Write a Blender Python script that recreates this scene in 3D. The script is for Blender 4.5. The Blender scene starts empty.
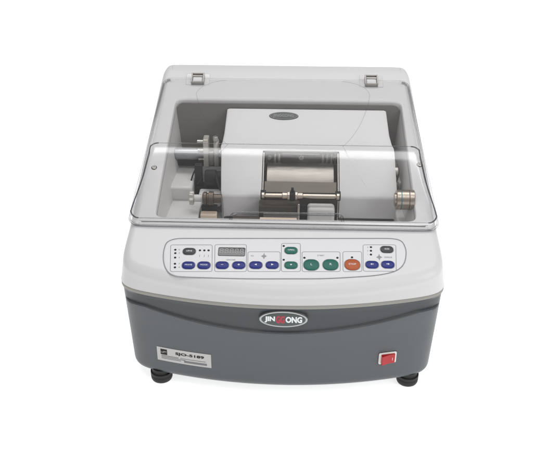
import bpy, bmesh, math, random
from mathutils import Vector, Matrix
from mathutils.bvhtree import BVHTree
random.seed(4)
S = bpy.context.scene
COL = S.collection
PI = math.pi

# ------------------------------------------------------------------ materials
def mat(name, color, rough=.45, metal=0., spec=.5, coat=0., bump=0., bscale=400., var=0., vscale=6., emit=None, estr=0., aniso=None):
    m = bpy.data.materials.new(name); m.use_nodes = True
    n = m.node_tree.nodes; l = m.node_tree.links; b = n['Principled BSDF']
    c = (*color, 1)
    b.inputs['Base Color'].default_value = c
    b.inputs['Roughness'].default_value = rough
    b.inputs['Metallic'].default_value = metal
    b.inputs['Specular IOR Level'].default_value = spec
    b.inputs['Coat Weight'].default_value = coat
    if emit: 
        b.inputs['Emission Color'].default_value = (*emit, 1); b.inputs['Emission Strength'].default_value = estr
    tc = n.new('ShaderNodeTexCoord')
    if var:
        t = n.new('ShaderNodeTexNoise'); t.inputs['Scale'].default_value = vscale; t.inputs['Detail'].default_value = 6
        l.new(tc.outputs['Object'], t.inputs['Vector'])
        mx = n.new('ShaderNodeMix'); mx.data_type = 'RGBA'
        mx.inputs[6].default_value = tuple(v*(1-var) for v in color)+(1,)
        mx.inputs[7].default_value = tuple(min(1, v*(1+var)) for v in color)+(1,)
        l.new(t.outputs['Fac'], mx.inputs[0]); l.new(mx.outputs[2], b.inputs['Base Color'])
        r = n.new('ShaderNodeMapRange'); r.inputs['To Min'].default_value = max(0, rough-.06); r.inputs['To Max'].default_value = rough+.08
        l.new(t.outputs['Fac'], r.inputs['Value']); l.new(r.outputs[0], b.inputs['Roughness'])
    if bump:
        t2 = n.new('ShaderNodeTexNoise'); t2.inputs['Scale'].default_value = bscale; t2.inputs['Detail'].default_value = 3
        mp = n.new('ShaderNodeMapping')
        if aniso: mp.inputs['Scale'].default_value = aniso
        l.new(tc.outputs['Object'], mp.inputs['Vector']); l.new(mp.outputs[0], t2.inputs['Vector'])
        bp = n.new('ShaderNodeBump'); bp.inputs['Strength'].default_value = bump; bp.inputs['Distance'].default_value = .0004
        l.new(t2.outputs['Fac'], bp.inputs['Height']); l.new(bp.outputs[0], b.inputs['Normal'])
    return m

def acrylic(name, tint, edge, gloss=1.0, rough=.04):
    m = bpy.data.materials.new(name); m.use_nodes = True
    n = m.node_tree.nodes; l = m.node_tree.links; n.remove(n['Principled BSDF'])
    out = n['Material Output']
    lw = n.new('ShaderNodeLayerWeight'); lw.inputs['Blend'].default_value = .5
    cr = n.new('ShaderNodeMapRange'); cr.inputs['From Min'].default_value = .72; cr.inputs['From Max'].default_value = 1.
    l.new(lw.outputs['Facing'], cr.inputs['Value'])
    mx = n.new('ShaderNodeMix'); mx.data_type = 'RGBA'
    mx.inputs[6].default_value = (*tint, 1); mx.inputs[7].default_value = (*edge, 1)
    l.new(cr.outputs[0], mx.inputs[0])
    tr = n.new('ShaderNodeBsdfTransparent'); l.new(mx.outputs[2], tr.inputs['Color'])
    gl = n.new('ShaderNodeBsdfGlossy'); gl.inputs['Roughness'].default_value = rough
    tc = n.new('ShaderNodeTexCoord'); nz = n.new('ShaderNodeTexNoise'); nz.inputs['Scale'].default_value = 9; nz.inputs['Detail'].default_value = 8; nz.inputs['Roughness'].default_value = .7
    l.new(tc.outputs['Object'], nz.inputs['Vector'])
    rr = n.new('ShaderNodeMapRange'); rr.inputs['From Min'].default_value = .3; rr.inputs['From Max'].default_value = .7
    rr.inputs['To Min'].default_value = rough*.45; rr.inputs['To Max'].default_value = rough*1.6
    l.new(nz.outputs['Fac'], rr.inputs['Value']); l.new(rr.outputs[0], gl.inputs['Roughness'])
    gl.inputs['Color'].default_value = (gloss, gloss, gloss, 1)
    pw = n.new('ShaderNodeMath'); pw.operation = 'POWER'; pw.inputs[1].default_value = 5
    l.new(lw.outputs['Facing'], pw.inputs[0])
    fr = n.new('ShaderNodeMath'); fr.operation = 'MULTIPLY_ADD'; fr.inputs[1].default_value = .95; fr.inputs[2].default_value = .046
    l.new(pw.outputs[0], fr.inputs[0])
    sh = n.new('ShaderNodeMixShader')
    l.new(fr.outputs[0], sh.inputs[0]); l.new(tr.outputs[0], sh.inputs[1]); l.new(gl.outputs[0], sh.inputs[2])
    l.new(sh.outputs[0], out.inputs['Surface'])
    return m

M = dict(
 white=mat('white_plastic', (.635,.63,.64), .36, spec=.45, bump=.10, bscale=900, var=.015, vscale=5),
 tray=mat('tray_plastic', (.62,.615,.61), .5, bump=.1, var=.03),
 back=mat('dark_panel', (.185,.175,.168), .5, bump=.15, var=.08, vscale=9),
 body=mat('grey_body_plastic', (.090,.099,.106), .38, spec=.4, bump=.35, bscale=700, var=.03, vscale=5),
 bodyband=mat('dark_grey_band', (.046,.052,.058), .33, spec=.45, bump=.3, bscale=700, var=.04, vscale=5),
 gasket=mat('gasket_rubber', (.27,.26,.235), .55, var=.05),
 hood=mat('hood_painted_metal', (.67,.665,.672), .36, spec=.5, bump=.03, bscale=1200, var=.02),
 membrane=mat('membrane_foil', (.655,.655,.67), .38, bump=.05, var=.012),
 line=mat('printed_grey_line', (.22,.22,.235), .5),
 text=mat('printed_grey_text', (.16,.16,.17), .5),
 black=mat('black_plastic', (.010,.010,.011), .5, spec=.3, var=.2),
 rubber=mat('black_rubber', (.012,.012,.012), .6, bump=.4, bscale=300, var=.3),
 blue=mat('blue_key', (.008,.017,.18), .38, spec=.3),
 green=mat('green_key', (.006,.115,.085), .4, spec=.3),
 orange=mat('orange_key', (.40,.085,.018), .4, spec=.3),
 gkey=mat('grey_key', (.045,.045,.05), .4, spec=.3),
 legend=mat('white_legend', (.75,.78,.80), .4),
 lcd=mat('display_window', (.060,.060,.064), .25, coat=.2),
 seg=mat('display_segments', (.27,.27,.275), .4),
 drumm=mat('drum_metal', (.44,.385,.33), .24, metal=1, bump=.2, bscale=200, aniso=(1,30,30)),
 shaftm=mat('satin_shaft', (.30,.315,.34), .38, metal=.9, bump=.1),
 spindlem=mat('spindle_steel', (.66,.58,.50), .28, metal=1, bump=.15, bscale=200),
 chrome=mat('polished_steel', (.62,.60,.57), .22, metal=1, bump=.15, bscale=200, aniso=(1,30,30)),
 steel=mat('brushed_steel', (.50,.48,.46), .36, metal=1, bump=.4, bscale=160, aniso=(1,20,20), var=.1, vscale=30),
 wheel=mat('grinding_wheel_metal', (.40,.375,.34), .30, metal=.9, bump=.5, bscale=90, aniso=(.3,40,40), var=.06, vscale=20),
 brass=mat('bronze_metal', (.15,.12,.10), .38, metal=.8, var=.25, vscale=50),
 cast=mat('cast_metal', (.58,.55,.51), .4, metal=.5, bump=.3, var=.15, vscale=60),
 beige=mat('beige_bush', (.72,.60,.48), .5, var=.05),
 guardm=mat('dull_bronze_plate', (.17,.15,.13), .45, metal=.5, var=.08, vscale=30),
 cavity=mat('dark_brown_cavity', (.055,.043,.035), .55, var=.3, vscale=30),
 cyan=mat('teal_band', (.06,.20,.20), .3, metal=.5),
 bezel=mat('white_bezel', (.75,.73,.71), .4),
 red=mat('red_rocker', (.42,.004,.008), .25),
 redprint=mat('red_print', (.38,.025,.05), .4),
 badge=mat('badge_green_grey', (.055,.070,.064), .35, var=.1, vscale=40),
 badgerim=mat('badge_silver', (.34,.35,.36), .25, metal=.9),
 oval=mat('dark_oval_print', (.075,.085,.085), .4),
 plate=mat('label_silver', (.47,.46,.45), .4, metal=.2, var=.03),
 lid=acrylic('clear_acrylic', (.990,.988,.987), (.62,.62,.63), gloss=.9, rough=.11),
 lidedge=acrylic('clear_acrylic_edge', (.72,.72,.73), (.34,.34,.36), gloss=.9, rough=.08),
 hingem=mat('hinge_plastic', (.42,.40,.385), .35),
 lidfaint=acrylic('acrylic_mould_line', (.88,.88,.885), (.65,.65,.66), gloss=.9, rough=.1),
 lidline=acrylic('acrylic_cut_edge', (.42,.42,.44), (.20,.20,.22), gloss=.8, rough=.15),
)

# ------------------------------------------------------------------ helpers
root = bpy.data.objects.new('lens_edging_machine', None); COL.objects.link(root)
root['label'] = 'white and grey lens edging machine with clear hinged lid and button panel'
root['category'] = 'machine'
root.empty_display_size = .1

def obj(name, bm, m, parent=root, smooth=True, angle=35, bevel=0, solid=0, recalc=True, label=None):
    if recalc: bmesh.ops.recalc_face_normals(bm, faces=bm.faces)
    if smooth:
        a = math.radians(angle)
        for f in bm.faces: f.smooth = True
        for e in bm.edges:
            e.smooth = not (len(e.link_faces) == 2 and e.calc_face_angle(0) > a)
    me = bpy.data.meshes.new(name); bm.to_mesh(me); bm.free()
    me.materials.append(M[m] if isinstance(m, str) else m)
    o = bpy.data.objects.new(name, me); COL.objects.link(o)
    if parent: o.parent = parent
    if solid:
        s = o.modifiers.new('Solidify', 'SOLIDIFY'); s.thickness = solid; s.offset = -1
    if bevel:
        b = o.modifiers.new('Bevel', 'BEVEL'); b.width = bevel; b.segments = 3; b.limit_method = 'ANGLE'; b.angle_limit = math.radians(40)
        b.harden_normals = False
    if label: o['label'] = label
    return o

def NB(): return bmesh.new()

def box(bm, c, s, rot=None):
    g = bmesh.ops.create_cube(bm, size=1)
    mtx = Matrix.Translation(Vector(c)) @ (rot.to_4x4() if rot else Matrix.Identity(4)) @ Matrix.Diagonal((*s, 1))
    bmesh.ops.transform(bm, matrix=mtx, verts=g['verts']); return bm

def bx2(bm, x0, x1, y0, y1, z0, z1): return box(bm, ((x0+x1)/2, (y0+y1)/2, (z0+z1)/2), (x1-x0, y1-y0, z1-z0))

def lathe(bm, base, axis, prof, seg=40):
    """prof: list of (distance along axis, radius)"""
    axis = Vector(axis).normalized(); base = Vector(base)
    q = Vector((0, 0, 1)).rotation_difference(axis).to_matrix()
    rings = []
    for (t, r) in prof:
        if r < 1e-6: rings.append([bm.verts.new(base+axis*t)])
        else: rings.append([bm.verts.new(base+axis*t+q@Vector((r*math.cos(2*PI*k/seg), r*math.sin(2*PI*k/seg), 0))) for k in range(seg)])
    for a, b in zip(rings, rings[1:]):
        for k in range(seg):
            k2 = (k+1) % seg
            if len(a) == 1 and len(b) == 1: continue
            if len(a) == 1: bm.faces.new((a[0], b[k], b[k2]))
            elif len(b) == 1: bm.faces.new((a[k], b[0], a[k2]))
            else: bm.faces.new((a[k], b[k], b[k2], a[k2]))
    return bm

def cyl(bm, a, b, r, seg=32, cham=None):
    a = Vector(a); b = Vector(b); L = (b-a).length; c = cham if cham is not None else min(r*.15, L*.2)
    return lathe(bm, a, b-a, [(0, 0), (0, r-c), (c, r), (L-c, r), (L, r-c), (L, 0)], seg)

def tube(bm, pts, r, seg=10, closed=False, flat=1.0):
    pts = [Vector(p) for p in pts]; n = len(pts); rings = []
    up = Vector((0, 0, 1))
    for i, p in enumerate(pts):
        if closed: t = pts[(i+1) % n]-pts[i-1]
        else: t = pts[min(i+1, n-1)]-pts[max(i-1, 0)]
        t.normalize(); s = t.cross(up)
        if s.length < 1e-3: s = t.cross(Vector((0, 1, 0)))
        s.normalize(); w = s.cross(t).normalized()
        rings.append([bm.verts.new(p+s*(r*math.cos(2*PI*k/seg))+w*(r*flat*math.sin(2*PI*k/seg))) for k in range(seg)])
    for i in range(n if closed else n-1):
        a = rings[i]; b = rings[(i+1) % n]
        for k in range(seg): bm.faces.new((a[k], a[(k+1) % seg], b[(k+1) % seg], b[k]))
    if not closed:
        bm.faces.new(rings[0]); bm.faces.new(rings[-1])
    return bm

def interp(x, xs, ys):
    if x <= xs[0]: return ys[0]
    for i in range(len(xs)-1):
        if x <= xs[i+1]:
            t = (x-xs[i])/(xs[i+1]-xs[i]); return ys[i]+(ys[i+1]-ys[i])*t
    return ys[-1]
def sstep(t): t = max(0, min(1, t)); return t*t*(3-2*t)

# outline of the housing in plan, same sampling for every level
NF, NSD, NK = 150, 120, 90
def shx(y): return -.0027-.006*max(0, y)
def contour(hwf, hwb, y0, bulge, yb, sf=.024, sb=.016, sh=True):
    P = []
    for k in range(NF):
        x = -hwf+2*hwf*k/NF; P.append((x, y0+bulge*(abs(x)/hwf)**2))
    for k in range(NSD):
        t = k/NSD; P.append((hwf+(hwb-hwf)*t, y0+bulge+(yb-y0-bulge)*t))
    for k in range(NK): P.append((hwb-2*hwb*k/NK, yb))
    for k in range(NSD):
        t = k/NSD; P.append((-hwb-(hwf-hwb)*t, yb-(yb-y0-bulge)*t))
    n = len(P); out = []
    for i, (x, y) in enumerate(P):
        s = sf if y < (y0+yb)/2 else sb
        step = math.dist(P[i], P[(i+1) % n]); w = max(1, int(2.5*s/.003)); sx = sy = sw = 0
        # walk neighbours both ways by arc length
        for d in (-1, 1):
            acc = 0; j = i
            for _ in range(40):
                j2 = (j+d) % n; acc += math.dist(P[j], P[j2]); j = j2
                if acc > 2.5*s: break
                g = math.exp(-.5*(acc/s)**2); sx += P[j][0]*g; sy += P[j][1]*g; sw += g
        out.append(Vector(((sx+x)/(sw+1)+(shx((sy+y)/(sw+1)) if sh else 0), (sy+y)/(sw+1))))
    return out
def offset(C, d):
    n = len(C); R = []
    for i in range(n):
        t = (C[(i+1) % n]-C[i-1]).normalized(); R.append(C[i]+Vector((-t.y, t.x))*d)   # inwards
    return R
def loft(bm, rings, cap0=False, cap1=False):
    V = [[bm.verts.new(p) for p in r] for r in rings]; n = len(V[0])
    for a, b in zip(V, V[1:]):
        for k in range(n): bm.faces.new((a[k], a[(k+1) % n], b[(k+1) % n], b[k]))
    if cap0: bm.faces.new(V[0])
    if cap1: bm.faces.new(V[-1])
    return bm

# ------------------------------------------------------------------ housing
ZS = .170
TOPX = [-.05, .12, .2, .26, .33, .395, .425, .47]
TOPZ = [.1762, .23, .268, .295, .325, .353, .364, .370]
def zt(y): return interp(y, TOPX, TOPZ)
def ztop_plane(y): return .192+(.23-.192)/.12*y
TOPN = Vector((0, -(.23-.192)/.12, 1)).normalized()

CS = contour(.2400, .2185, -.008, .042, .462)
rings = []
RR = .013
for t in (0, .04, .2, .4, .6, .8, 1):
    R_ = offset(CS, .0045*t)
    rings.append([(p.x, p.y, ZS+(zt(p.y)-RR-ZS)*t) for p in R_])
for k in range(1, 9):
    a = k/8*PI/2; R_ = offset(CS, .0045+RR*(1-math.cos(a)))
    rings.append([(p.x, p.y, zt(p.y)-RR*(1-math.sin(a))) for p in R_])
OUT = offset(CS, .0045+RR)
OPEN = contour(.198, .191, .127, .0, .357, .009, .009, False)
for k in range(1, 17):
    t = k/16
    rings.append([(a.x+(b.x-a.x)*t, a.y+(b.y-a.y)*t, zt(a.y+(b.y-a.y)*t)-(.0 if k < 16 else .0)) for a, b in zip(OUT, OPEN)])
O2 = offset(OPEN, .0012)
rings.append([(p.x, p.y, zt(p.y)-.0015) for p in O2])
rings.append([(p.x, p.y, zt(p.y)-.010) for p in offset(OPEN, .0018)])
bm = loft(NB(), rings)
upper = obj('upper_housing', bm, 'white', angle=50)
upper['label'] = 'white moulded upper housing around the lens chamber'

# tray: walls and floor of the chamber
ZF = .185
rings = [[(p.x, p.y, zt(p.y)-.0085) for p in offset(OPEN, .0022)], [(p.x, p.y, ZF+.01) for p in offset(OPEN, .013)]]
for k in range(1, 5):
    a = k/4*PI/2
    rings.append([(p.x, p.y, ZF+.01-.01*math.sin(a)) for p in offset(OPEN, .013+.01*(1-math.cos(a)))])
bm = loft(NB(), rings, cap1=True)
# moulded steps inside the tray on both sides
tray = obj('chamber_tray', bm, 'tray', angle=50)
b = NB(); bx2(b, -.1905, -.1525, .228, .345, ZF-.002, .234)
obj('tray_step', b, 'tray', bevel=.004)
b = NB(); bx2(b, -.1925, -.137, .145, .2275, ZF-.002, .211)
obj('tray_step', b, 'tray', bevel=.002)
b = NB(); bx2(b, .1745, .1925, .135, .25, ZF-.002, .212)
obj('tray_step', b, 'tray', bevel=.003)
b = NB(); bx2(b, .1775, .1915, .2505, .34, ZF-.002, .238)
obj('tray_step', b, 'tray', bevel=.003)
# dark rear panel of the chamber
b = NB()
pts = []
W2, H0, H1, r = .1875, .20, .3335, .012
for cx, cz, a0 in ((W2-r, H1-r, 0), (-W2+r, H1-r, 90), (-W2+r, H0, 180), (W2-r, H0, 270)):
    for k in range(7):
        a = math.radians(a0+k*15)
        rr_ = r if cz > .25 else .0001
        pts.append((cx+rr_*math.cos(a)+(0 if cz > .25 else math.copysign(r, cx)), cz+rr_*math.sin(a)))
f1 = [b.verts.new((x, .3465, z)) for x, z in pts]; f2 = [b.verts.new((x, .350, z)) for x, z in pts]
b.faces.new(f1); b.faces.new(f2[::-1])
for k in range(len(pts)): b.faces.new((f1[k], f1[(k+1) % len(pts)], f2[(k+1) % len(pts)], f2[k]))
obj('rear_chamber_panel', b, 'back', smooth=False)

# gasket between the halves
C2 = contour(.2395, .2180, -.0075, .042, .4615)
rings = []
for d, z in ((.006, .1706), (.0003, .1706), (-.0008, .1696), (-.0008, .1642), (.0003, .1632), (.006, .1632)):
    rings.append([(p.x, p.y, z) for p in offset(C2, d)])
obj('seam_gasket', loft(NB(), rings), 'gasket', angle=60)

# lower grey body
ZB = .0165; rings = []
ZT = .1634
def zc(x): return .121+.022*min(1, (abs(x+.003)/.2))**1.8
# rows follow the crease: 0..1 above it, 1..2 the step, 2..3 below
VR = [k/14 for k in range(14)]+[1+k/8 for k in range(8)]+[2+k/40 for k in range(41)]
for v in VR:
    # plan outline at the mean height of this row; every vertex then uses its own height
    C0 = contour(.2390, .2175, -.0065, .042, .460); C1 = contour(.2325, .2115, -.0055, .040, .456)
    row = []
    n = len(C0)
    for i, p0 in enumerate(C0):
        c = zc(p0.x); hi = c+.0010; lo = c-.0014
        z = ZT+(hi-ZT)*v if v <= 1 else (hi+(lo-hi)*(v-1) if v <= 2 else lo+(ZB+.014-lo)*(v-2))
        p = p0.lerp(C1[i], (ZT-z)/.13)
        tt = (C0[(i+1) % n]-C0[i-1]).normalized(); nrm = Vector((tt.y, -tt.x))
        front = sstep((-nrm.y-.30)/.6)
        if v <= 1: d = -.0018*sstep(v*3.2)-.0008*v
        elif v <= 2: d = -.0026+.0041*(v-1)
        else: d = .0015*(1-sstep((v-2)*3))
        q = p+nrm*(d*front-.0004)
        row.append((q.x, q.y, z))
    rings.append(row)
last = [Vector((a, b_)) for a, b_, _ in rings[-1]]
for k in range(1, 8):
    a = k/7*PI/2
    rings.append([(p.x, p.y, ZB+.014-.014*math.sin(a)) for p in offset(last, .014*(1-math.cos(a)))])
bm = loft(NB(), rings, cap1=True)
bmesh.ops.recalc_face_normals(bm, faces=bm.faces)
bvh = BVHTree.FromBMesh(bm)
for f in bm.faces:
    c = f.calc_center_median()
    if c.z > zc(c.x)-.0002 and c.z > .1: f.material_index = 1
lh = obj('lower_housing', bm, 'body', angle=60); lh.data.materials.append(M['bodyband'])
lh['label'] = 'grey lower housing with a darker curved band under the seam'
def front_hit(x, z):
    h, nn, i, d = bvh.ray_cast(Vector((x, -1, z)), Vector((0, 1, 0)))
    if nn.y > 0: nn = -nn
    return h, nn

# feet
def foot(x, y):
    b = NB(); lathe(b, (x, y, 0), (0, 0, 1), [(0, 0), (0, .0135), (.0015, .0155), (.004, .0165), (.009, .0168), (.0105, .0160), (.0115, .0168), (.016, .0168), (.0165, .0145), (.024, .0145), (.024, 0)], 36)
    o = obj('rubber_foot', b, 'rubber')
for x, y in ((-.187, .034), (.1925, .040), (-.185, .40), (.180, .40)): foot(x, y)

# ------------------------------------------------------------------ frames for things on surfaces
def frame(o, n, xa=None):
    n = Vector(n).normalized(); xa = Vector(xa or (1, 0, 0)); xa = (xa-n*xa.dot(n)).normalized(); ya = n.cross(xa)
    m = Matrix((xa, ya, n)).transposed().to_4x4(); m.translation = Vector(o); return m
def panel_m(x, y, h=0): return frame(Vector((x, y, ztop_plane(y)))+TOPN*h, TOPN)

def text_obj(name, s, mtx, size, m, parent, ext=.00008, sx=1., bold=0., shear=0.):
    cu = bpy.data.curves.new('txt', 'FONT'); cu.body = s; cu.size = size; cu.align_x = 'CENTER'; cu.align_y = 'CENTER'
    cu.extrude = ext; cu.offset = bold; cu.shear = shear; cu.resolution_u = 3
    o = bpy.data.objects.new('txt', cu); COL.objects.link(o)
    dg = bpy.context.evaluated_depsgraph_get(); dg.update()
    me = bpy.data.meshes.new_from_object(o.evaluated_get(dg)); bpy.data.objects.remove(o); bpy.data.curves.remove(cu)
    me.name = name; me.transform(mtx @ Matrix.Diagonal((sx, 1, 1, 1))); me.materials.clear(); me.materials.append(M[m])
    r = bpy.data.objects.new(name, me); COL.objects.link(r); r.parent = parent; return r

def fit(o, w, h, base):
    """scale lettering (built with identity) to a width and height, then place it"""
    xs = [v.co.x for v in o.data.vertices]; ys_ = [v.co.y for v in o.data.vertices]
    cx = (min(xs)+max(xs))/2; cy = (min(ys_)+max(ys_))/2; kx = w/(max(xs)-min(xs)); ky = h/(max(ys_)-min(ys_))
    for v in o.data.vertices: v.co = Vector(((v.co.x-cx)*kx, (v.co.y-cy)*ky, v.co.z))
    o.data.transform(base); return o
def rrect(w, h, r, seg=8):
    P = []
    for cx, cy, a0 in ((w/2-r, h/2-r, 0), (-w/2+r, h/2-r, 90), (-w/2+r, -h/2+r, 180), (w/2-r, -h/2+r, 270)):
        for k in range(seg+1):
            a = math.radians(a0+90*k/seg); P.append((cx+r*math.cos(a), cy+r*math.sin(a)))
    return P
def slab(bm, P, mtx, z0, z1, dome=0):
    """extruded outline with rounded top"""
    n = len(P); levels = [(1, z0), (1, z1-(z1-z0)*.45), (.965, z1-(z1-z0)*.12), (.90, z1)]
    if dome: levels += [(.6, z1+dome*.7), (.25, z1+dome)]
    w = max(p[0] for p in P); h = max(p[1] for p in P)
    V = []
    for s, z in levels:
        ins = (1-s)*h if s > .85 else None
        if ins is not None: V.append([bm.verts.new(mtx @ Vector((x*(w-ins)/w, y*(h-ins)/h, z))) for x, y in P])
        else: V.append([bm.verts.new(mtx @ Vector((x*s, y*s, z))) for x, y in P])
    for a, b_ in zip(V, V[1:]):
        for k in range(n): bm.faces.new((a[k], a[(k+1) % n], b_[(k+1) % n], b_[k]))
    bm.faces.new(V[-1]); bm.faces.new(V[0][::-1]); return bm
def outline(bm, P, mtx, wd, z):
    n = len(P); A = []; B = []
    for i in range(n):
        t = (Vector(P[(i+1) % n])-Vector(P[i-1])).normalized(); nn = Vector((t.y, -t.x))*wd/2
        p = Vector(P[i]); a = p+nn; c = p-nn
        A.append(bm.verts.new(mtx @ Vector((a.x, a.y, z)))); B.append(bm.verts.new(mtx @ Vector((c.x, c.y, z))))
    for i in range(n): bm.faces.new((A[i], A[(i+1) % n], B[(i+1) % n], B[i]))
    return bm

# measured positions on the sloping panel: u (photo px) -> metres on the panel plane
CAM = Vector((0.01075194, -0.92770955, 0.81355668)); PITCH = math.radians(30); YAW = math.radians(2.1)
FW = Vector((-math.sin(YAW)*math.cos(PITCH), math.cos(YAW)*math.cos(PITCH), -math.sin(PITCH)))
RT = Vector((math.cos(YAW), math.sin(YAW), 0)); UP = RT.cross(FW)
def meas(u, v):
    """where a point of the printed panel lies on its plane"""
    r = FW+RT*((u-266.5)/800)+UP*((236-v)/800); bb = (.23-.192)/.12
    t = (.192+bb*CAM.y-CAM.z)/(r.z-bb*r.y); p = CAM+r*t; return p.x, p.y
KU = .00149   # metres per measured unit across the panel
SL = 1/TOPN.z # along-slope factor

# ------------------------------------------------------------------ control panel
c0 = (0.0005, .0545)
pm = panel_m(c0[0], c0[1])
def loc(u, v):
    x, y = meas(u, v); return x-c0[0], (y-c0[1])*SL
# membrane outline: straight top, rounded ends, bottom gently bowed
PO = []
for q in ((285,240),(240,240),(210,240),(194,240),(184,240),(177,240.3),(170.8,241.8),(166.4,244.8),(164.2,249),(163.4,254),(163.4,260),(165,267),(168.6,272.6),(174,275.6),(182,277),(205,278.2),(245,279.6),(285,280),(325,279.4),(360,277.2),(378,275.4),(392,272.4),(400,268.4),(404.4,262.6),(406,255),(405.6,249),(402.6,244),(398,241.3),(391,240.2),(383,240),(372,240),(350,240),(320,240)):
    PO.append(Vector(loc(q[0], q[1]-(1.5 if q[1] < 245 else 0)-1.1*max(0, 1-abs(q[0]-285)/115)*(q[1] > 270))))
def catmull(P, m=5):
    n = len(P); R = []
    for i in range(n):
        a, b_, c, d = P[i-1], P[i], P[(i+1) % n], P[(i+2) % n]
        for k in range(m):
            t = k/m
            R.append(.5*((2*b_)+(c-a)*t+(2*a-5*b_+4*c-d)*t*t+(3*b_-a-3*c+d)*t**3))
    return R
PO = catmull(PO)
ar = sum(PO[i-1].x*PO[i].y-PO[i].x*PO[i-1].y for i in range(len(PO)))
if ar < 0: PO = PO[::-1]
b = NB(); slab(b, [tuple(p) for p in PO], pm, -.0006, .0004)
cpanel = obj('control_panel', b, 'membrane', angle=20); cpanel['label'] = 'long rounded membrane control panel'
b = NB(); outline(b, PO, pm, .0013, .0005)
obj('panel_border', b, 'line', cpanel, smooth=False)

def fr(u0, v0, u1, v1, r=.0034):
    uc = 283; k = .0016*(v1-v0)    # printed boxes narrow a little towards the bottom edge
    Q = [Vector(loc(*q)) for q in ((u1, v0), (u0, v0), (u0-(uc-u0)*.004, v1), (u1+(u1-uc)*.004, v1))]
    P = []
    for i in range(4):
        a, c, d = Q[i-1], Q[i], Q[(i+1) % 4]; e1 = (a-c).normalized()*r; e2 = (d-c).normalized()*r
        for m in range(7):
            t = m/6; P.append((c+e1)*(1-t)**2+c*2*t*(1-t)+(c+e2)*t*t)
    if sum(P[i-1].x*P[i].y-P[i].x*P[i-1].y for i in range(len(P))) < 0: P = P[::-1]
    b = NB(); outline(b, P, pm, .0008, .0005+.00002)
    obj('key_frame', b, 'line', cpanel, smooth=False)
for q in ((170.7,245.1,212.3,271.8),(215,244.8,246.5,271.8),(247.9,252,280.2,271.8),(281.4,243.6,300.4,271.8),(302,252,340,271.8),(342.8,251.8,361.6,271.8),(363,245,395.8,271.4)): fr(*q)

def key(u, v, w, h, m, lg=None, ts=.0038, tri=0, label=None):
    x, y = loc(u, v); mt = pm @ Matrix.Translation((x, y, 0))
    w *= .00153; h *= .00153*1.54
    P = rrect(w, h, h*.46, 8)
    b = NB(); slab(b, P, mt, .0001, .0014, .0005)
    o = obj('push_button', b, m, angle=50)
    if label: o['label'] = label
    b = NB(); outline(b, [Vector(p)*1.0 for p in rrect(w+.0012, h+.0012, (h+.0012)*.46, 8)], mt, .0006, .0005+.00004)
    obj('button_ring', b, 'text', o, smooth=False)
    top = mt @ Matrix.Translation((0, 0, .00196))
    if lg: text_obj('legend', lg, top, ts*.93, 'legend', o, sx=1.05)
    if tri:
        b = NB(); s = .0017
        if tri in (1, -1): P = [(s*tri*1.2, 0), (-s*tri*.8, s), (-s*tri*.8, -s)]
        elif tri == 2: P = [(-s, s*.6), (s, s*.6), (0, -s)]
        elif tri == 3: P = [(-s, -.0003), (s, -.0003), (s, .0003), (-s, .0003)]
        if tri == 4:
            for P in ([(-s, -.0004), (s, -.0004), (s, .0004), (-s, .0004)], [(-.0004, -s), (.0004, -s), (.0004, s), (-.0004, s)]):
                b.faces.new([b.verts.new(top @ Vector((a, c, .0002 if P[0][0] == -s else .00025))) for a, c in P])
        elif tri in (5, 6):
            d = 1 if tri == 6 else -1
            b.faces.new([b.verts.new(top @ Vector((a, c, .0002))) for a, c in [(s*d*1.5, 0), (s*d*.1, s), (s*d*.1, .0005), (-s*d*1.3, .0005), (-s*d*1.3, -.0005), (s*d*.1, -.0005), (s*d*.1, -s)]])
        else:
            b.faces.new([b.verts.new(top @ Vector((a, c, .0002))) for a, c in P])
        obj('legend', b, 'legend', o, smooth=False)
    return o
key(189.3, 251.7, 12.0, 5.3, 'gkey', 'LENS', .0040, label='grey button in the left corner of the panel')
key(188.5, 265.6, 12.0, 5.7, 'blue', 'FRAME', .0036, label='blue button in lower left corner of the panel')
key(203.9, 265.6, 12.0, 5.7, 'blue', 'MODE', .0038, label='second blue button from the left')
key(222.2, 265.5, 12.0, 5.7, 'blue', tri=3, label='blue minus button under the display')
key(238.8, 265.5, 12.0, 5.7, 'blue', tri=4, label='blue plus button under the display')
key(255.8, 265.4, 12.0, 5.7, 'blue', tri=-1, label='blue button with a white left arrow')
key(272.2, 265.4, 12.0, 5.7, 'blue', tri=1, label='blue button with a white right arrow')
key(291, 250.8, 12.0, 5.5, 'green', 'OPEN', .0038, label='small green button at the top of the panel')
key(291, 265.5, 12.0, 5.5, 'green', tri=2, label='small green button with a down arrow')
key(311.3, 265.2, 14.3, 8.5, 'green', 'L', .0058, label='large green button marked L')
key(330.5, 265.1, 14.3, 8.5, 'green', 'R', .0058, label='large green button marked R')
key(352.3, 265.0, 14.3, 8.5, 'orange', 'STOP', .0046, label='orange stop button')
key(386.8, 249.8, 12.0, 5.3, 'gkey', 'SIZE', .0040, label='grey button in the right corner of the panel')
key(372, 265, 12.0, 5.7, 'blue', tri=5, label='blue button with a white left arrow at the right end')
key(387.8, 264.9, 12.0, 5.7, 'blue', tri=6, label='blue button with a white right arrow at the right end')

# indicator dots
for u, v in ((175.4,250),(175.4,253.4),(175.2,257.8),(175,264),(175,267.6),(200,250.6),(204.4,250.6),(208.6,250.6),(283.7,246.2),(283.7,260),(304.4,258),(337.4,258),(352,257.6),(370.9,247.4),(370.9,251),(370.9,254.8)):
    x, y = loc(u, v); b = NB(); lathe(b, pm @ Vector((x, y, .0001)), TOPN, [(0, .0017), (.0006, .0017), (.0008, .0013), (.0009, 0)], 16)
    obj('indicator_light', b, 'black', cpanel)
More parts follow.
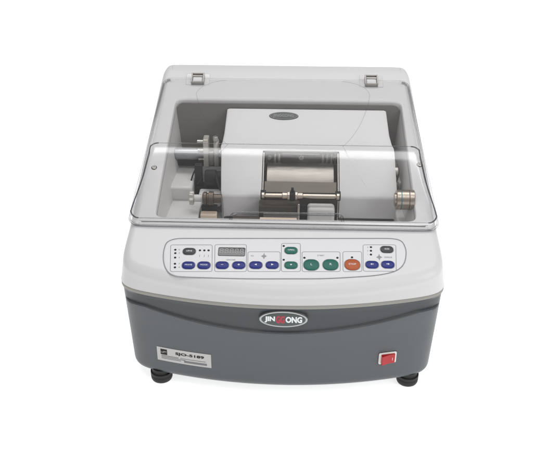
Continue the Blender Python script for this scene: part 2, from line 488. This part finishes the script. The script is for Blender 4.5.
# display
a = loc(218.6, 247.4); c = loc(245.0, 256.6); mt = pm @ Matrix.Translation(((a[0]+c[0])/2, (a[1]+c[1])/2, 0)); dw = c[0]-a[0]; dh = a[1]-c[1]
b = NB(); slab(b, rrect(dw, dh, .0025), mt, .0001, .0010); disp = obj('display', b, 'lcd'); disp['label'] = 'grey digit display window'
for k in range(5):
    text_obj('digit', '8', mt @ Matrix.Translation(((k-2)*dw*.185, 0, .0012)), dh*.86, 'seg', disp, sx=.95)
# printed lettering
def pt(s, u, v, size, m='text', sx=1): x, y = loc(u, v); return text_obj('printed_lettering', s, pm @ Matrix.Translation((x, y, .00062)), size, m, cpanel, ext=.00002, sx=sx)
pt('LENS SIZE', 230.8, 260.1, .0030, 'line'); pt('START', 320.8, 255.8, .0036, 'line'); pt('PD', 252.4, 256.2, .0034, 'line'); pt('FORCE', 388.2, 257.6, .0036, 'line')
for i, v in enumerate((250, 253.4, 257.8, 264, 267.6)): pt(('G', 'P', 'S', 'F', 'R')[i], 179.3, v, .0034, 'line')
for u in (199.6, 204.2, 208.4): pt('I', u, 256.2, .0058, 'line')
for i, v in enumerate((247.4, 251, 254.8)): pt(str(3-i), 367.8, v, .0030, 'line')
def icon(u, v, s):
    x, y = loc(u, v); mt = pm @ Matrix.Translation((x, y, .00062)); b = NB(); w = s*.12
    for (x0, x1, y0, y1, z) in ((-s, s, -w, w, 0), (-w, w, -s*1.3, s*1.3, .00003)):
        b.faces.new([b.verts.new(mt @ Vector(p)) for p in ((x0, y0, z), (x1, y0, z), (x1, y1, z), (x0, y1, z))])
    outline(b, [Vector((s*.55*math.cos(k*PI/8), s*.55*math.sin(k*PI/8))) for k in range(16)], mt, w*1.6, .00006)
    obj('printed_icon', b, 'line', cpanel, smooth=False)
icon(264, 256.4, .0040); icon(379.2, 257.4, .0042)

# ------------------------------------------------------------------ badge, nameplate, power switch
def front_frame(x, z, lift=0):
    h, nn = front_hit(x, z); return frame(h+nn*lift, nn, (1, 0, 0))
h1, _ = front_hit(.001, .155-.009); h2, _ = front_hit(.001, .128)
bn = Vector((0, -1, -.20)).normalized()
hc, _ = front_hit(.001, .1375)
bmx = frame(Vector((.001, -.0050, .1465)), Vector((0, -1, .05)))
def ell(a, b_, n=64): return [(a*math.cos(2*PI*k/n), b_*math.sin(2*PI*k/n)) for k in range(n)]
b = NB(); slab(b, ell(.0355, .0142), bmx, -.008, .0035); bad = obj('brand_badge', b, 'badgerim', angle=50); bad['label'] = 'oval badge with silver rim on the front'
b = NB(); slab(b, ell(.0312, .0110), bmx, .003, .0041); obj('badge_face', b, 'badge', bad, angle=50)
tm = bmx @ Matrix.Translation((0, .0003, .0043))
I4 = Matrix.Identity(4)
for wd_, cx, w_, h_, m_, nm_, bo in (('JIN', -.0193, .0148, .0102, 'legend', 'badge_lettering', .0007), ('ONG', .0147, .0235, .0102, 'legend', 'badge_lettering', .0007), ('GG', -.0045, .0125, .0125, 'redprint', 'badge_emblem', .0009)):
    fit(text_obj(nm_, wd_, I4, .0140, m_, bad, bold=bo), w_, h_, tm @ Matrix.Translation((cx, 0, 0)))

nm = front_frame(-.142, .0745, 0)
# plate follows the curve of the front: built as a strip
def front_strip(x0, x1, z0, z1, th, nseg=12, slope=0):
    b = NB(); A = []
    for i in range(nseg+1):
        x = x0+(x1-x0)*i/nseg; dz = slope*(x-x0)
        col = []
        for z in (z0+dz, z1+dz):
            h, nn = front_hit(x, z); col.append((h+nn*th, h-nn*.001))
        A.append([b.verts.new(p) for p in (col[0][0], col[1][0], col[1][1], col[0][1])])
    for p, q in zip(A, A[1:]):
        for k in range(4): b.faces.new((p[k], p[(k+1) % 4], q[(k+1) % 4], q[k]))
    b.faces.new(A[0]); b.faces.new(A[-1]); return b
def S_(u, v):  # measured point on the front wall
    r = FW+RT*((u-266.5)/800)+UP*((236-v)/800)
    h, nn, i, d = bvh.ray_cast(CAM, r.normalized()); return h
q0 = S_(156.0, 347.5); q1 = S_(211.6, 353); q2 = S_(210.8, 366.5); q3 = S_(159.0, 360.5)
print('plate', q0, q1, q2, q3)
PX0 = (q0.x+q3.x)/2; PX1 = (q1.x+q2.x)/2; PZ0 = (q3.z+q2.z)/2; PZ1 = (q0.z+q1.z)/2; PSL = 0
plate = obj('nameplate', front_strip(PX0, PX1, PZ0, PZ1, .0007), 'plate', smooth=False); plate['label'] = 'silver model nameplate low on the left'
def front_text(name, s, x, z, size, m, parent, sx=1, bold=0, lift=.0010):
    """lettering bent onto the curved front"""
    mt = Matrix.Identity(4)
    o = text_obj(name, s, mt, size, m, parent, ext=0, sx=sx, bold=bold)
    fit(o, sx, size, I4)
    for v in o.data.vertices:
        h, nn = front_hit(x+v.co.x, z+v.co.y); v.co = h+nn*(lift+v.co.z)
    return o
PH = PZ1-PZ0; PC = (PZ0+PZ1)/2; PW = PX1-PX0
front_text('plate_lettering', 'SJO-5189', PX0+PW*.61, PC+PH*.19, .0062, 'black', plate, sx=.044, bold=.00022)
lx = PX0+PW*.13
ol = obj('plate_emblem', front_strip(lx-.0050, lx+.0050, PC-PH*.02, PC+PH*.38, .0010, 4), 'black', plate, smooth=False)
for dx in (-.0018, .0018):
    obj('plate_emblem', front_strip(lx+dx-.0024, lx+dx+.0024, PC+PH*(.14 if dx < 0 else .2), PC+PH*(.17 if dx < 0 else .23), .0012, 2), 'plate', plate, smooth=False)
for (a, c, z, hh) in ((.08, .40, -.10, .0006), (.43, .90, -.10, .0004), (.08, .52, -.20, .0005), (.08, .44, -.30, .0005), (.50, .92, -.30, .0019)):
    obj('plate_print', front_strip(PX0+PW*a, PX0+PW*c, PC+PH*z-hh, PC+PH*z+hh, .0009, 6), 'text', plate, smooth=False)

sc = S_(387.3, 357.4)
print('switch', sc)
smx = front_frame(sc.x, sc.z)
b = NB(); slab(b, rrect(.0275, .0205, .0022), smx, -.002, .0022); sw = obj('power_switch', b, 'bezel', angle=40); sw['label'] = 'red rocker power switch in a white bezel'
b = NB(); slab(b, rrect(.0290, .0220, .0026), smx, -.002, .0006); obj('switch_seal', b, 'black', sw, angle=40)
b = NB()
for i, (hw_, zz) in enumerate(((.0, 0),)):
    P = [(-.0088, 0), (.0088, 0), (.0088, .0062), (0, .0030), (-.0088, .0040)]
    pr_ = [(-.0105, .0), (.0105, .0), (.0105, .0030), (.002, .0034), (-.0105, .0066)]
    f = [[b.verts.new(smx @ Vector((x, s*.0082, z+.0016))) for x, z in pr_] for s in (-1, 1)]
    b.faces.new(f[0]); b.faces.new(f[1][::-1])
    for k in range(5): b.faces.new((f[0][k], f[0][(k+1) % 5], f[1][(k+1) % 5], f[1][k]))
ro = obj('rocker', b, 'red', sw, bevel=.0008)
rm = smx @ Matrix.Translation((.0062, 0, .0051))
b = NB(); box(b, rm @ Vector((0, 0, 0)), (.0006, .0005, .005)); obj('rocker_mark', b, 'legend', sw, smooth=False)

# ------------------------------------------------------------------ lid
YL0, YL1 = .1100, .398
LX = [.1100, .1145, .1205, .2095, .2170, .2245, .2320, .2395, .2470, .390, .398]
LZ = [.2365, .2400, .2440, .2982, .3025, .3058, .3083, .3105, .3126, .3620, .3600]
def zl(y): return interp(y, LX, LZ)
def lid_hw(y):
    h = interp(y, [.12, .24, .40], [.2305, .2200, .2080]); r = .016
    if y < YL0+r: q = r-(y-YL0); h = h-r+math.sqrt(max(0, r*r-q*q))
    r2 = .010
    if y > YL1-r2: q = r2-(YL1-y); h = h-r2+math.sqrt(max(0, r2*r2-q*q))
    return h
ys = [YL0+.016*(1-math.cos(k/10*PI/2)) for k in range(11)]+[YL0+.016+(.205-YL0-.016)*k/10 for k in range(1, 10)]+[.205+.045*k/18 for k in range(19)]+[.250+(.388-.250)*k/14 for k in range(1, 15)]+[YL1-.01*(1-math.sin(k/6*PI/2)) for k in range(1, 7)]
b = NB(); rows = []
def lid_section(y):
    hb = lid_hw(y); z0 = zt(y)+.0012; z1 = zl(y); H = max(z1-z0, .002)
    lean = .38*H*sstep((y-YL0)/.085+.08)
    htp = hb-lean; rr = min(.009, H*.5)
    pts = [(hb, z0), (hb-lean*.5*(1-rr/H), z0+(H-rr)*.5), (hb-lean*(1-rr/H), z1-rr)]
    for k in range(1, 7):
        a = k/6*PI/2
        pts.append((htp-rr*(1-math.cos(a))-0*a, z1-rr+rr*math.sin(a)))
    R_ = pts
    xl = R_[-1][0]
    mid = [(xl*(1-2*k/24), z1) for k in range(1, 24)]
    return [(x+shx(y), z) for x, z in R_+mid+[(-x, z) for x, z in R_[::-1]]]
for y in ys: rows.append([b.verts.new((x, y, z)) for x, z in lid_section(y)])
for a, c in zip(rows, rows[1:]):
    for k in range(len(a)-1): b.faces.new((a[k], a[k+1], c[k+1], c[k]))
# front wall of the lid
zf = zt(YL0)+.0012
fr0 = [b.verts.new((x, YL0-.0015, zf)) for x, z in lid_section(YL0)[6:-6]]
ff = rows[0][6:-6]
for k in range(len(ff)-1): b.faces.new((ff[k], fr0[k], fr0[k+1], ff[k+1]))
lid = obj('clear_lid', b, 'lid', angle=60, solid=.0022)
lid['label'] = 'transparent hinged acrylic lid over the lens chamber'
# lid rim flange
b = NB(); pl = []
half = [(lid_hw(y)+.0008, y) for y in ys]
xs_front = [half[0][0]*(1-2*k/20) for k in range(1, 20)]
ring = [(x+shx(y), y, zt(y)+.0022) for x, y in half[::-1]]+[(x+shx(YL0), YL0-.0008, zt(YL0)+.0022) for x in xs_front]+[(-x+shx(y), y, zt(y)+.0022) for x, y in half]
tube(b, ring, .0021, 8, flat=.8)
obj('lid_flange', b, 'lidedge', lid)
def sheet_side(y):
    x, z = lid_section(y)[4]; return x-shx(y)+.0005, z+.0003
loop = []
YT = .2205; RC = .013
for k in range(9):                       # top corner, from the middle outwards
    a = k/8*PI/2; y = YT+RC*math.cos(a); x0 = sheet_side(YT)[0]
    x = x0-RC*(1-math.sin(a)); loop.append((x, y, zl(y)+.0003 if k < 7 else (zl(y)+sheet_side(y)[1])/2))
for k in range(1, 26):
    y = YT+(YL0+.016-YT)*k/25; x, z = sheet_side(y); loop.append((x, y, z))
xe, _ = sheet_side(YL0+.016)
for k in range(1, 8):
    a = k/7*PI/2; y = YL0+.016-.0125*math.sin(a); x = xe-.013*(1-math.cos(a)); loop.append((x, y, zl(y)+.0003))
L_ = [(x+shx(y), y, z) for x, y, z in loop]; R2 = [(-x+shx(y), y, z) for x, y, z in loop[::-1]]
for nm_, pts_, m_, r_ in (('lid_panel_edge', L_, 'lidline', .0011), ('lid_panel_edge', R2, 'lidline', .0011),
    ('lid_fold_edge', [L_[0], R2[-1]], 'lidedge', .0007), ('lid_front_edge', [L_[-1], R2[0]], 'lidedge', .0008)):
    if len(pts_) == 2:
        p, q = Vector(pts_[0]), Vector(pts_[1]); pts_ = [p.lerp(q, k/30) for k in range(31)]
    b = NB(); tube(b, pts_, r_, 8); obj(nm_, b, m_, lid)
# moulded finger grip (raised outline on the front sheet)
def on_lid(x, y): return (x, y, zl(y)+.0006)
for gx, r_, yy in ((0, .0011, .1235), ):
    b = NB(); xa, xb = -.078, .083; e = [on_lid(xa-.004, YL0+.003)]
    for k in range(7):
        a = k/6*PI/2; e.append(on_lid(xa-.004+.011*(1-math.cos(a)), yy-.008+.008*math.sin(a)))
    for k in range(1, 12): e.append(on_lid(xa+.007+(xb-xa-.014)*k/12, yy))
    for k in range(7):
        a = k/6*PI/2; e.append(on_lid(xb-.007+.011*math.sin(a), yy-.008+.008*math.cos(a)))
    e.append(on_lid(xb+.004, YL0+.003))
    tube(b, e, r_, 8); obj('lid_grip', b, 'lidedge', lid)
    b = NB(); tube(b, [(x*.965+.0001, y-.0025 if y > .120 else y, zl(y-.0025 if y > .120 else y)+.0004) for x, y, z in e], .0009, 6); obj('lid_grip', b, 'lidedge', lid)
# curved mould lines in the lid
def bez(p0, p1, p2, n=18): return [tuple((1-t)**2*a+2*t*(1-t)*b_+t*t*c for a, b_, c in zip(p0, p1, p2)) for t in [k/n for k in range(n+1)]]
for s in (-1, 1):
    ox = -.0065; xm = .0945 if s > 0 else .0865; xt = .143 if s > 0 else .148
    top = bez((s*.098, .386), (s*.140, .380), (s*xt, .352), 10)
    e = top+bez((s*xt, .352), (s*.130, .275), (s*xm, .232)); e2 = bez((s*xm, .232), (s*.104, .205), (s*.129, .165))
    for seg in (e, e2):
        b = NB(); tube(b, [(x+ox, y, zl(y)+.0001) for x, y in seg], .00045, 6); obj('lid_mould_line', b, 'lidfaint', lid)
# hinges
for x in (-.1565, .142):
    b = NB(); y0 = .402; z0 = zt(y0)
    sl = math.atan2(.364-.353, .03); Rm = Matrix.Rotation(sl+.12, 3, 'X')
    Tm = Matrix.Translation((x, y0-.002, z0+.001)) @ Rm.to_4x4()
    for dx in (-.0100, .0100): box(b, Tm @ Vector((dx, 0, .003)), (.0024, .0215, .006), Rm)
    for dy in (.0098, -.0098): box(b, Tm @ Vector((0, dy, .003)), (.0174, .0022, .0056), Rm)
    hg = obj('lid_hinge', b, 'hingem', bevel=.0005); hg['label'] = 'clear square hinge of the lid'
    b = NB(); box(b, Tm @ Vector((0, -.0035, .0030)), (.0165, .0100, .0032), Rm); obj('hinge_block', b, 'hood', hg, bevel=.0012)
    b = NB(); cyl(b, Tm @ Vector((-.0085, .0035, .0042)), Tm @ Vector((.0085, .0035, .0042)), .0017, 16); obj('hinge_pin', b, 'steel', hg)
    b = NB(); box(b, Tm @ Vector((0, 0, .0002)), (.040, .026, .0010), Rm); obj('hinge_leaf', b, 'lidfaint', hg, bevel=.0003)

# ------------------------------------------------------------------ carriage hood (bent sheet metal with a cut-out)
HP = [(.344, .326), (.300, .3005), (.284, .2915), (.277, .2872), (.270, .2825), (.240, .2600), (.214, .2400), (.2075, .2350), (.2050, .2322), (.2040, .2290), (.2036, .1955)]
def hx(i):
    t = i/(len(HP)-1)
    L = interp(i, [0, 3, 6, 10], [-.1020, -.1085, -.1040, -.1000]); Rr = interp(i, [0, 3, 6, 10], [.1645, .1740, .1765, .1760]); return L, Rr
CUT0, CUT1 = -.0390, .0850
b = NB(); G = []
for i, (y, z) in enumerate(HP):
    L, Rr = hx(i); xs = [L, L+.004, (L+CUT0)/2, CUT0, CUT0+.03, CUT1-.03, CUT1, (CUT1+Rr)/2, Rr-.004, Rr]
    G.append([b.verts.new((x, y, z-(.0015 if j in (0, 9) else 0))) for j, x in enumerate(xs)])
for i in range(len(HP)-1):
    for j in range(9):
        if i >= 4 and 3 <= j <= 5: continue
        b.faces.new((G[i][j], G[i][j+1], G[i+1][j+1], G[i+1][j]))
# side flanges
for j, s in ((0, -1), (9, 1)):
    low = [b.verts.new((G[i][j].co.x, G[i][j].co.y+.001, max(.19, G[i][j].co.z-.045) if i < 8 else .19)) for i in range(len(HP))]
    for i in range(len(HP)-2): b.faces.new((G[i][j], low[i], low[i+1], G[i+1][j]))
# rolled rear edge
low = [b.verts.new((v.co.x, v.co.y+.001, v.co.z-.03)) for v in G[0]]
for j in range(9): b.faces.new((G[0][j], G[0][j+1], low[j+1], low[j]))
hood = obj('carriage_hood', b, 'hood', angle=40, solid=.002, bevel=.0012); hood['label'] = 'light grey metal hood with a square cut-out over the grinding wheel'
# oval badge on the hood
hy = .331; hn = Vector((0, -.579, 1)).normalized(); hm = frame((-.0065, hy, .326-(.344-hy)*.5795), hn)
b = NB(); slab(b, ell(.0245, .0082), hm, -.0003, .0012); ob = obj('hood_badge', b, 'oval', hood, angle=50)
b = NB(); outline(b, [Vector(p) for p in ell(.0228, .0070)], hm, .0006, .0014); obj('badge_ring', b, 'seg', ob, smooth=False)
text_obj('badge_lettering', 'JINGGONG', hm @ Matrix.Translation((0, 0, .0014)), .0078, 'seg', ob, sx=.86)
# guard plates along the cut-out
for x in (CUT0+.002, CUT1-.002):
    b = NB(); P = [(.266, .281), (.213, .241), (.203, .229), (.201, .19), (.206, .19), (.208, .226), (.218, .236), (.262, .268)]
    f = [[b.verts.new((x+s*.0009, y, z)) for y, z in P] for s in (-1, 1)]
    b.faces.new(f[0]); b.faces.new(f[1][::-1])
    for k in range(len(P)): b.faces.new((f[0][k], f[0][(k+1) % len(P)], f[1][(k+1) % len(P)], f[1][k]))
    obj('guard_plate', b, 'steel', bevel=.0003)
    s = 1 if x < 0 else -1
    b = NB(); bx2(b, x+s*.0012, x+s*.0052, .225, .275, .2, .245); obj('side_bracket', b, 'black', bevel=.0006)

# ------------------------------------------------------------------ grinding wheel and mechanism in the cut-out
b = NB(); lathe(b, (-.0345, .268, .2190), (1, 0, 0), [(0, 0), (0, .036), (.003, .039), (.1110, .039), (.1150, .036), (.1150, 0)], 72)
obj('grinding_wheel', b, 'wheel', angle=30)
# mechanism behind it
b = NB(); bx2(b, -.036, .083, .300, .306, .225, .286); mech = obj('carriage_plate', b, 'cast', bevel=.001)
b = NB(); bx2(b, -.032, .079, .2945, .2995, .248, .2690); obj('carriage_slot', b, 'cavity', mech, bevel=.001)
for x in (-.020, -.013, .060, .067, .0745):
    b = NB(); cyl(b, (x, .2925, .251), (x, .2925, .268), .0028, 14); obj('guide_pin', b, 'chrome', mech)
for x in (.024, -.030, .079):
    b = NB(); cyl(b, (x, .291, .260), (x, .3, .260), .0045, 20); lathe(b, (x, .289, .260), (0, 1, 0), [(0, 0), (.0, .0022), (.002, .0028), (.002, 0)], 6); obj('cap_screw', b, 'steel', mech)
b = NB(); cyl(b, (-.008, .2915, .268), (.054, .2915, .268), .0016, 14); obj('guide_rod', b, 'steel', mech)
b = NB(); bx2(b, -.036, .083, .283, .299, .2735, .2765); obj('carriage_lip', b, 'steel', mech, bevel=.0008)

b = NB(); tl = math.atan2(.247-.2355, .229-.2125); box(b, ((CUT0+CUT1)/2, .2208, .2408), (CUT1-CUT0-.008, .0205, .0022), Matrix.Rotation(tl, 3, 'X')); bx2(b, CUT0+.004, CUT1-.004, .2100, .2125, .205, .2345); obj('wheel_guard', b, 'guardm', bevel=.0008)
for x, h in ((-.026, .008), (.010, .006), (.040, .009), (.078, .007)):
    b = NB(); box(b, (x, .291, .2775+h*.2), (.007, .008, h)); obj('carriage_lug', b, 'steel', mech, bevel=.0008)
b = NB(); tube(b, bez((-.028, .288, .281), (.01, .282, .2845), (.05, .288, .280)), .0012, 8); obj('signal_wire', b, 'black', mech)
b = NB(); tube(b, bez((-.112, .262, .246), (-.118, .235, .262), (-.105, .215, .236)), .0014, 8); obj('signal_wire', b, 'black')
b = NB(); tube(b, bez((-.150, .262, .250), (-.165, .250, .225), (-.150, .235, .2)), .0013, 8); obj('signal_wire', b, 'black')
# lens spindles and clamp
SY, SZ = .188, .2425
for x0, x1, sgn in ((-.0375, .0060, 1), (.0835, .0150, -1)):
    b = NB(); d = sgn; L = abs(x1-x0)
    lathe(b, (x0, SY, SZ), (d, 0, 0), [(0, 0), (0, .0052), (.004, .0052), (.005, .0036), (L-.012, .0036), (L-.011, .0052), (L-.004, .0052), (L-.003, .0070), (L, .0070), (L, 0)], 28)
    obj('lens_spindle', b, 'spindlem')
b = NB(); lathe(b, (.0065, SY, SZ), (1, 0, 0), [(0, 0), (0, .0075), (.001, .0085), (.0065, .0085), (.0075, .0075), (.0075, 0)], 28); box(b, (.0103, SY, SZ+.009), (.004, .006, .008)); cl = obj('lens_clamp', b, 'black')
for x in (CUT0+.0035, CUT1-.0035):
    b = NB(); lathe(b, (x-.004, SY+.004, SZ-.001), (1, 0, 0), [(0, 0), (0, .0075), (.008, .0075), (.008, 0)], 24); obj('spindle_bush', b, 'black')
# lower cavity
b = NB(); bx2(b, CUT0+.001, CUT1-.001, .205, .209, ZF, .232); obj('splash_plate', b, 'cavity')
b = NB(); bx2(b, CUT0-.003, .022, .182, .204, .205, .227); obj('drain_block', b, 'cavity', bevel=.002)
b = NB(); bx2(b, CUT0+.004, .022, .176, .182, .2, .2165); obj('drain_cover', b, 'back', bevel=.001)
b = NB(); bx2(b, .034, .077, .176, .198, ZF, .2265); obj('nozzle_block', b, 'tray', bevel=.005)
b = NB(); cyl(b, (.0205, .178, ZF), (.0205, .178, .234), .0022, 16); obj('water_pipe', b, 'chrome')
b = NB(); bx2(b, .0235, .032, .178, .190, ZF, .231); obj('nozzle_bracket', b, 'black', bevel=.001)
b = NB(); bx2(b, -.040, .018, .160, .170, .2085, .2135); obj('drain_lip', b, 'beige', bevel=.001)
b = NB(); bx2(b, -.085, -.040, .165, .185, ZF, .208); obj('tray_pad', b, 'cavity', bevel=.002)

# ------------------------------------------------------------------ left of the hood: feed shaft, brackets, motor, knob
b = NB(); cyl(b, (-.1875, .296, .2625), (-.105, .296, .2625), .0095, 32); obj('feed_shaft', b, 'shaftm')
b = NB(); bx2(b, -.186, -.108, .300, .310, .238, .2535); obj('shaft_support', b, 'black', bevel=.001)
b = NB(); bx2(b, -.1385, -.1295, .283, .304, .244, .294); br = obj('shaft_bracket', b, 'cast', bevel=.0015)
b = NB(); bx2(b, -.1215, -.1130, .283, .304, .244, .290); br2 = obj('shaft_bracket', b, 'cast', bevel=.004)
b = NB(); bx2(b, -.1295, -.1215, .284, .3035, .248, .272); obj('bracket_web', b, 'steel', br, bevel=.001)
for x, z in ((-.1445, .288), (-.1440, .272), (-.1435, .256)):
    b = NB(); cyl(b, (x-.004, .290, z), (-.130, .290, z), .0030, 18); obj('bolt', b, 'chrome', br)
b = NB(); cyl(b, (-.1175, .284, .292), (-.1175, .284, .300), .0042, 18); obj('bolt', b, 'steel', br2)
b = NB(); bx2(b, -.1510, -.1385, .258, .268, ZF, .260); am = obj('motor_arm', b, 'black', bevel=.0015)
b = NB(); bx2(b, -.1500, -.1080, .255, .276, ZF, .222); obj('arm_base', b, 'black', am, bevel=.002)
b = NB(); lathe(b, (-.1335, .252, .241), (1, 0, 0), [(0, 0), (0, .011), (.003, .013), (.018, .013), (.019, .0105), (.030, .0105), (.030, 0)], 32); obj('feed_motor', b, 'black')
b = NB(); bx2(b, -.142, -.106, .226, .247, .2, .2235); obj('arm_cover', b, 'tray', bevel=.003)
# star knob
b = NB(); n = 48
for t0, t1, rr in ((-.1520, -.1450, .0098), ):
    rg = []
    for t in (t0, t0+.001, t1-.001, t1):
        rad = rr*(.9 if t in (t0, t1) else 1)
        rg.append([b.verts.new((t, .192+(rad*(1+.12*math.cos(6*2*PI*k/n)))*math.cos(2*PI*k/n), .2335+(rad*(1+.12*math.cos(6*2*PI*k/n)))*math.sin(2*PI*k/n))) for k in range(n)])
    for a, c in zip(rg, rg[1:]):
        for k in range(n): b.faces.new((a[k], a[(k+1) % n], c[(k+1) % n], c[k]))
    b.faces.new(rg[0]); b.faces.new(rg[-1])
kn = obj('adjusting_knob', b, 'cast')
b = NB(); cyl(b, (-.145, .192, .2335), (-.130, .192, .2335), .0058, 24); obj('knob_stem', b, 'tray', kn)
b = NB(); lathe(b, (-.131, .192, .2335), (1, 0, 0), [(0, 0), (0, .0085), (.002, .0105), (.006, .0105), (.007, .0085), (.009, .0085), (.010, .0112), (.017, .0112), (.018, .007), (.030, .007), (.030, 0)], 36); obj('knob_collar', b, 'brass', kn)
b = NB(); bx2(b, -.1345, -.1085, .176, .190, ZF, .2125); obj('tray_block', b, 'beige', bevel=.002)
b = NB(); bx2(b, -.134, -.1085, .1905, .200, ZF, .2195); obj('tray_block', b, 'black', bevel=.0015)
b = NB(); bx2(b, -.182, -.139, .151, .157, .2, .2135); obj('tray_slot', b, 'black', bevel=.001)

# ------------------------------------------------------------------ right of the hood: chrome drum and hanging cable
b = NB(); lathe(b, (.1672, .172, .2470), (1, 0, 0), [(0, 0), (0, .0105), (.002, .0105), (.002, .0145), (.003, .0155), (.029, .0155), (.030, .0145), (.030, .0125), (.0285, .012), (.0285, 0)], 48)
dr = obj('chrome_drum', b, 'drumm', angle=30)
for dx in (.009, .021):
    b = NB(); lathe(b, (.1672+dx, .172, .2470), (1, 0, 0), [(0, .0150), (0, .01565), (.0014, .01565), (.0014, .0150)], 48); obj('drum_band', b, 'cyan' if dx < .01 else 'brass', dr)
b = NB(); tube(b, bez((.170, .262, .272), (.186, .256, .262), (.176, .248, .240))+bez((.176, .248, .240), (.168, .244, .228), (.176, .240, .222)), .0034, 10); obj('hanging_cable', b, 'brass')
b = NB(); cyl(b, (.172, .250, .258), (.180, .250, .258), .007, 18); obj('cable_clamp', b, 'cast')
b = NB(); cyl(b, (.172, .243, .236), (.182, .243, .236), .006, 18); obj('cable_clamp', b, 'back')
# chamber screws
for x, y in ((-.2090, .215), (.2095, .228)):
    z = zt(y)-.0005; b = NB(); nn = Vector((0, -.45, 1)).normalized()
    lathe(b, (x, y, z), nn, [(0, .0036), (.0010, .0036), (.0018, .0026), (.0018, .0016), (.0006, .0014), (.0006, 0)], 20)
    sc_ = obj('rim_screw', b, 'steel')
    b = NB(); lathe(b, (x, y, z-.0002), nn, [(0, .0042), (.0006, .0048), (.0008, .0036), (.0, .0034)], 20); obj('screw_washer', b, 'black', sc_)

# ------------------------------------------------------------------ setting: white sweep
b = NB(); V = [b.verts.new((30*math.cos(2*PI*k/96), 30*math.sin(2*PI*k/96), 0)) for k in range(96)]; b.faces.new(V)
M['sweep'] = mat('glowing_white_floor', (.85, .85, .85), .7, spec=.1, emit=(1, 1, 1), estr=.72)  # glow added to keep the surface white and thin shadows; nothing lights it from below
fl = obj('white_surface', b, 'sweep', None, smooth=False); fl['kind'] = 'structure'

# ------------------------------------------------------------------ light
w = bpy.data.worlds.new('World'); S.world = w; w.use_nodes = True
bg = w.node_tree.nodes['Background']; bg.inputs[0].default_value = (1, 1, 1.0, 1); bg.inputs[1].default_value = .37
def area(name, loc, tgt, size, power, col=(1, 1, 1)):
    L = bpy.data.lights.new(name, 'AREA'); L.shape = 'RECTANGLE'; L.size, L.size_y = size; L.energy = power; L.color = col
    o = bpy.data.objects.new(name, L); COL.objects.link(o); o.location = loc
    o.rotation_euler = (Vector(tgt)-Vector(loc)).to_track_quat('-Z', 'Y').to_euler(); return o
area('softbox_top', (.05, .66, 2.0), (0, .24, .3), (1.9, .56), 16)
area('softbox_front', (.2, -.75, 2.2), (0, .1, .2), (1.4, .7), 9)
area('softbox_right', (1.5, -1.0, 1.25), (0, .1, .15), (.8, 1.1), 12)
area('softbox_left', (-1.6, -.6, 1.3), (0, .1, .15), (.6, 1.0), 1.2)

cam = bpy.data.cameras.new('camera'); co = bpy.data.objects.new('camera', cam); COL.objects.link(co)
co.location = CAM; cam.lens = 800/533*36; cam.sensor_width = 36; cam.clip_start = .01; cam.clip_end = 200
mw = Matrix((RT, UP, -FW)).transposed().to_4x4(); mw.translation = CAM; co.matrix_world = mw
S.camera = co
S.view_settings.view_transform = 'Standard'; S.view_settings.look = 'None'; S.view_settings.exposure = 0; S.view_settings.gamma = 1
S.render.engine = 'CYCLES'; S.cycles.transparent_max_bounces = 32
